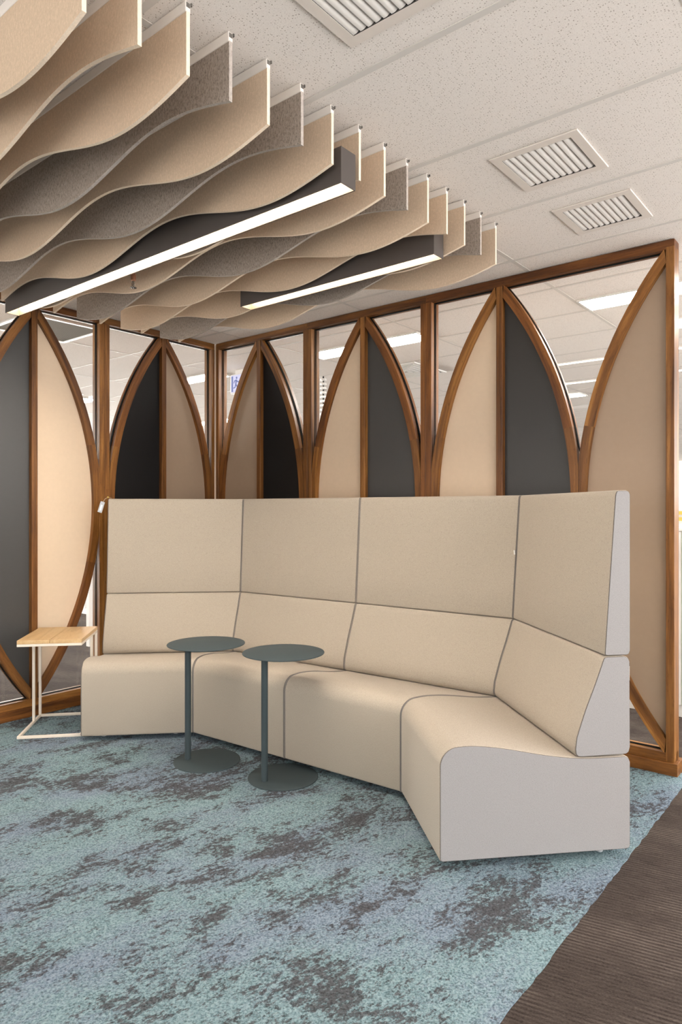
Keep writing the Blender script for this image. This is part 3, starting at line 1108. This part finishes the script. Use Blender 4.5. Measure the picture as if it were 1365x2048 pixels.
# little zip pull at the seam between the third and fourth screens
n3 = Vector((-E1[2].y, E1[2].x))
vv = Vector((0.665 * math.tan((ANG[2] - ANG[3]) / 2), 0.665))
zp = PP[2] + E1[2] * ((PP[3] - PP[2]).length + vv.x - 0.004) + n3 * (vv.y - 0.003)
MB().tube([(zp.x - SO.x, zp.y - SO.y, 1.128), (zp.x - SO.x + 0.001, zp.y - SO.y - 0.003, 1.106)], 0.004, 8).build('zip_pull', 'white', sofa)

# swing tag at the top left corner of the sofa
tg = empty('swing_tag', (-1.597, 4.600, 1.40))
tag(tg, 'small clear swing tag hanging off the top left corner of the sofa', 'tag')
dx, dz = -0.30, -0.95
nx, nz = 0.95, -0.30
def tq(a0, a1, hw, y0, y1):
    return MB().prism([(dx * a0 + nx * hw, dz * a0 + nz * hw), (dx * a1 + nx * hw, dz * a1 + nz * hw), (dx * a1 - nx * hw, dz * a1 - nz * hw), (dx * a0 - nx * hw, dz * a0 - nz * hw)], y0, y1)
tq(0.010, 0.085, 0.0145, -0.0015, 0.0015).build('sleeve', 'foot', tg)
tq(0.032, 0.072, 0.006, -0.0022, -0.0016).build('paper_insert', 'paper', tg)
MB().tube([(0.045, 0.03, 0.014), (0.03, 0.01, 0.020), (0.012, 0.0, 0.010), (-0.003, 0, -0.012)], 0.0015, 6).build('cord', 'cord', tg)
MB().lathe([(0.003, 0.016), (0.006, 0.019), (0.006, 0.023), (0.003, 0.026)], 10, (0.028, 0.008)).build('bead', 'gold', tg)

# ------------------------------------------------------------------ round pedestal tables
def round_table(base, pole, top, label):
    r = empty('pedestal_table', (base[0], base[1], 0.004))
    tag(r, label, 'table', 'slate round pedestal tables')
    MB().lathe([(0.171, 0.0), (0.1745, 0.001), (0.175, 0.003), (0.1735, 0.0055), (0.168, 0.007), (0.05, 0.0085)], 72).build('base', 'slate', r, smooth=35)
    px, py = pole[0] - base[0], pole[1] - base[1]
    MB().lathe([(0.0165, 0.006), (0.0165, 0.619)], 24, (px, py)).build('pole', 'slate', r, smooth=40)
    MB().lathe([(0.045, 0.6135), (0.045, 0.6185)], 32, (px, py)).build('mounting_plate', 'slate', r, smooth=40)
    tx, ty = top[0] - base[0], top[1] - base[1]
    MB().lathe([(0.2005, 0.6185), (0.2035, 0.6195), (0.2045, 0.6215), (0.2035, 0.6235), (0.2005, 0.6245)], 80, (tx, ty)).build('tabletop', 'slate', r, smooth=35)
    return r
round_table((-0.711, 3.635), (-0.815, 3.645), (-0.716, 3.637), 'round slate pedestal table on the left, beside the sofa bend')
round_table((-0.289, 3.412), (-0.374, 3.349), (-0.287, 3.412), 'round slate pedestal table on the right, nearer the camera')

# ------------------------------------------------------------------ side table with a wooden top
ca = math.atan2(0.052, 0.353)
ct = empty('side_table', (-1.884, 3.976, 0.004), ca)
tag(ct, 'small square side table with oak top and pale wire frame', 'table')
W_, D_, TS = 0.362, 0.452, 0.0075
HT = 0.572
for x0, x1 in ((0.0, W_ / 2 - 0.0008), (W_ / 2 + 0.0008, W_)):
    MB().box(x0, x1, 0, D_, HT - 0.022, HT).build('top_board', 'oak', ct, bevel=0.0015, seg=1, grain='y')
def rail(name, x0, x1, y0, y1, z0, z1):
    MB().box(x0, x1, y0, y1, z0, z1).build(name, 'chalk', ct, bevel=0.001, seg=1)
b = 2 * TS
for nm, z0, z1 in (('top_frame_bar', HT - 0.022 - b, HT - 0.0225), ('base_bar', 0.0, b)):
    rail(nm, 0, W_, 0, b, z0, z1)
    rail(nm, 0, W_, D_ - b, D_, z0, z1)
    rail(nm, 0, b, b, D_ - b, z0, z1)
    rail(nm, W_ - b, W_, b, D_ - b, z0, z1)
for x in (0, W_ - b):
    for y in (D_ - b, D_ * 0.68 - b / 2):
        rail('leg', x, x + b, y, y + b, b, HT - 0.022 - b)
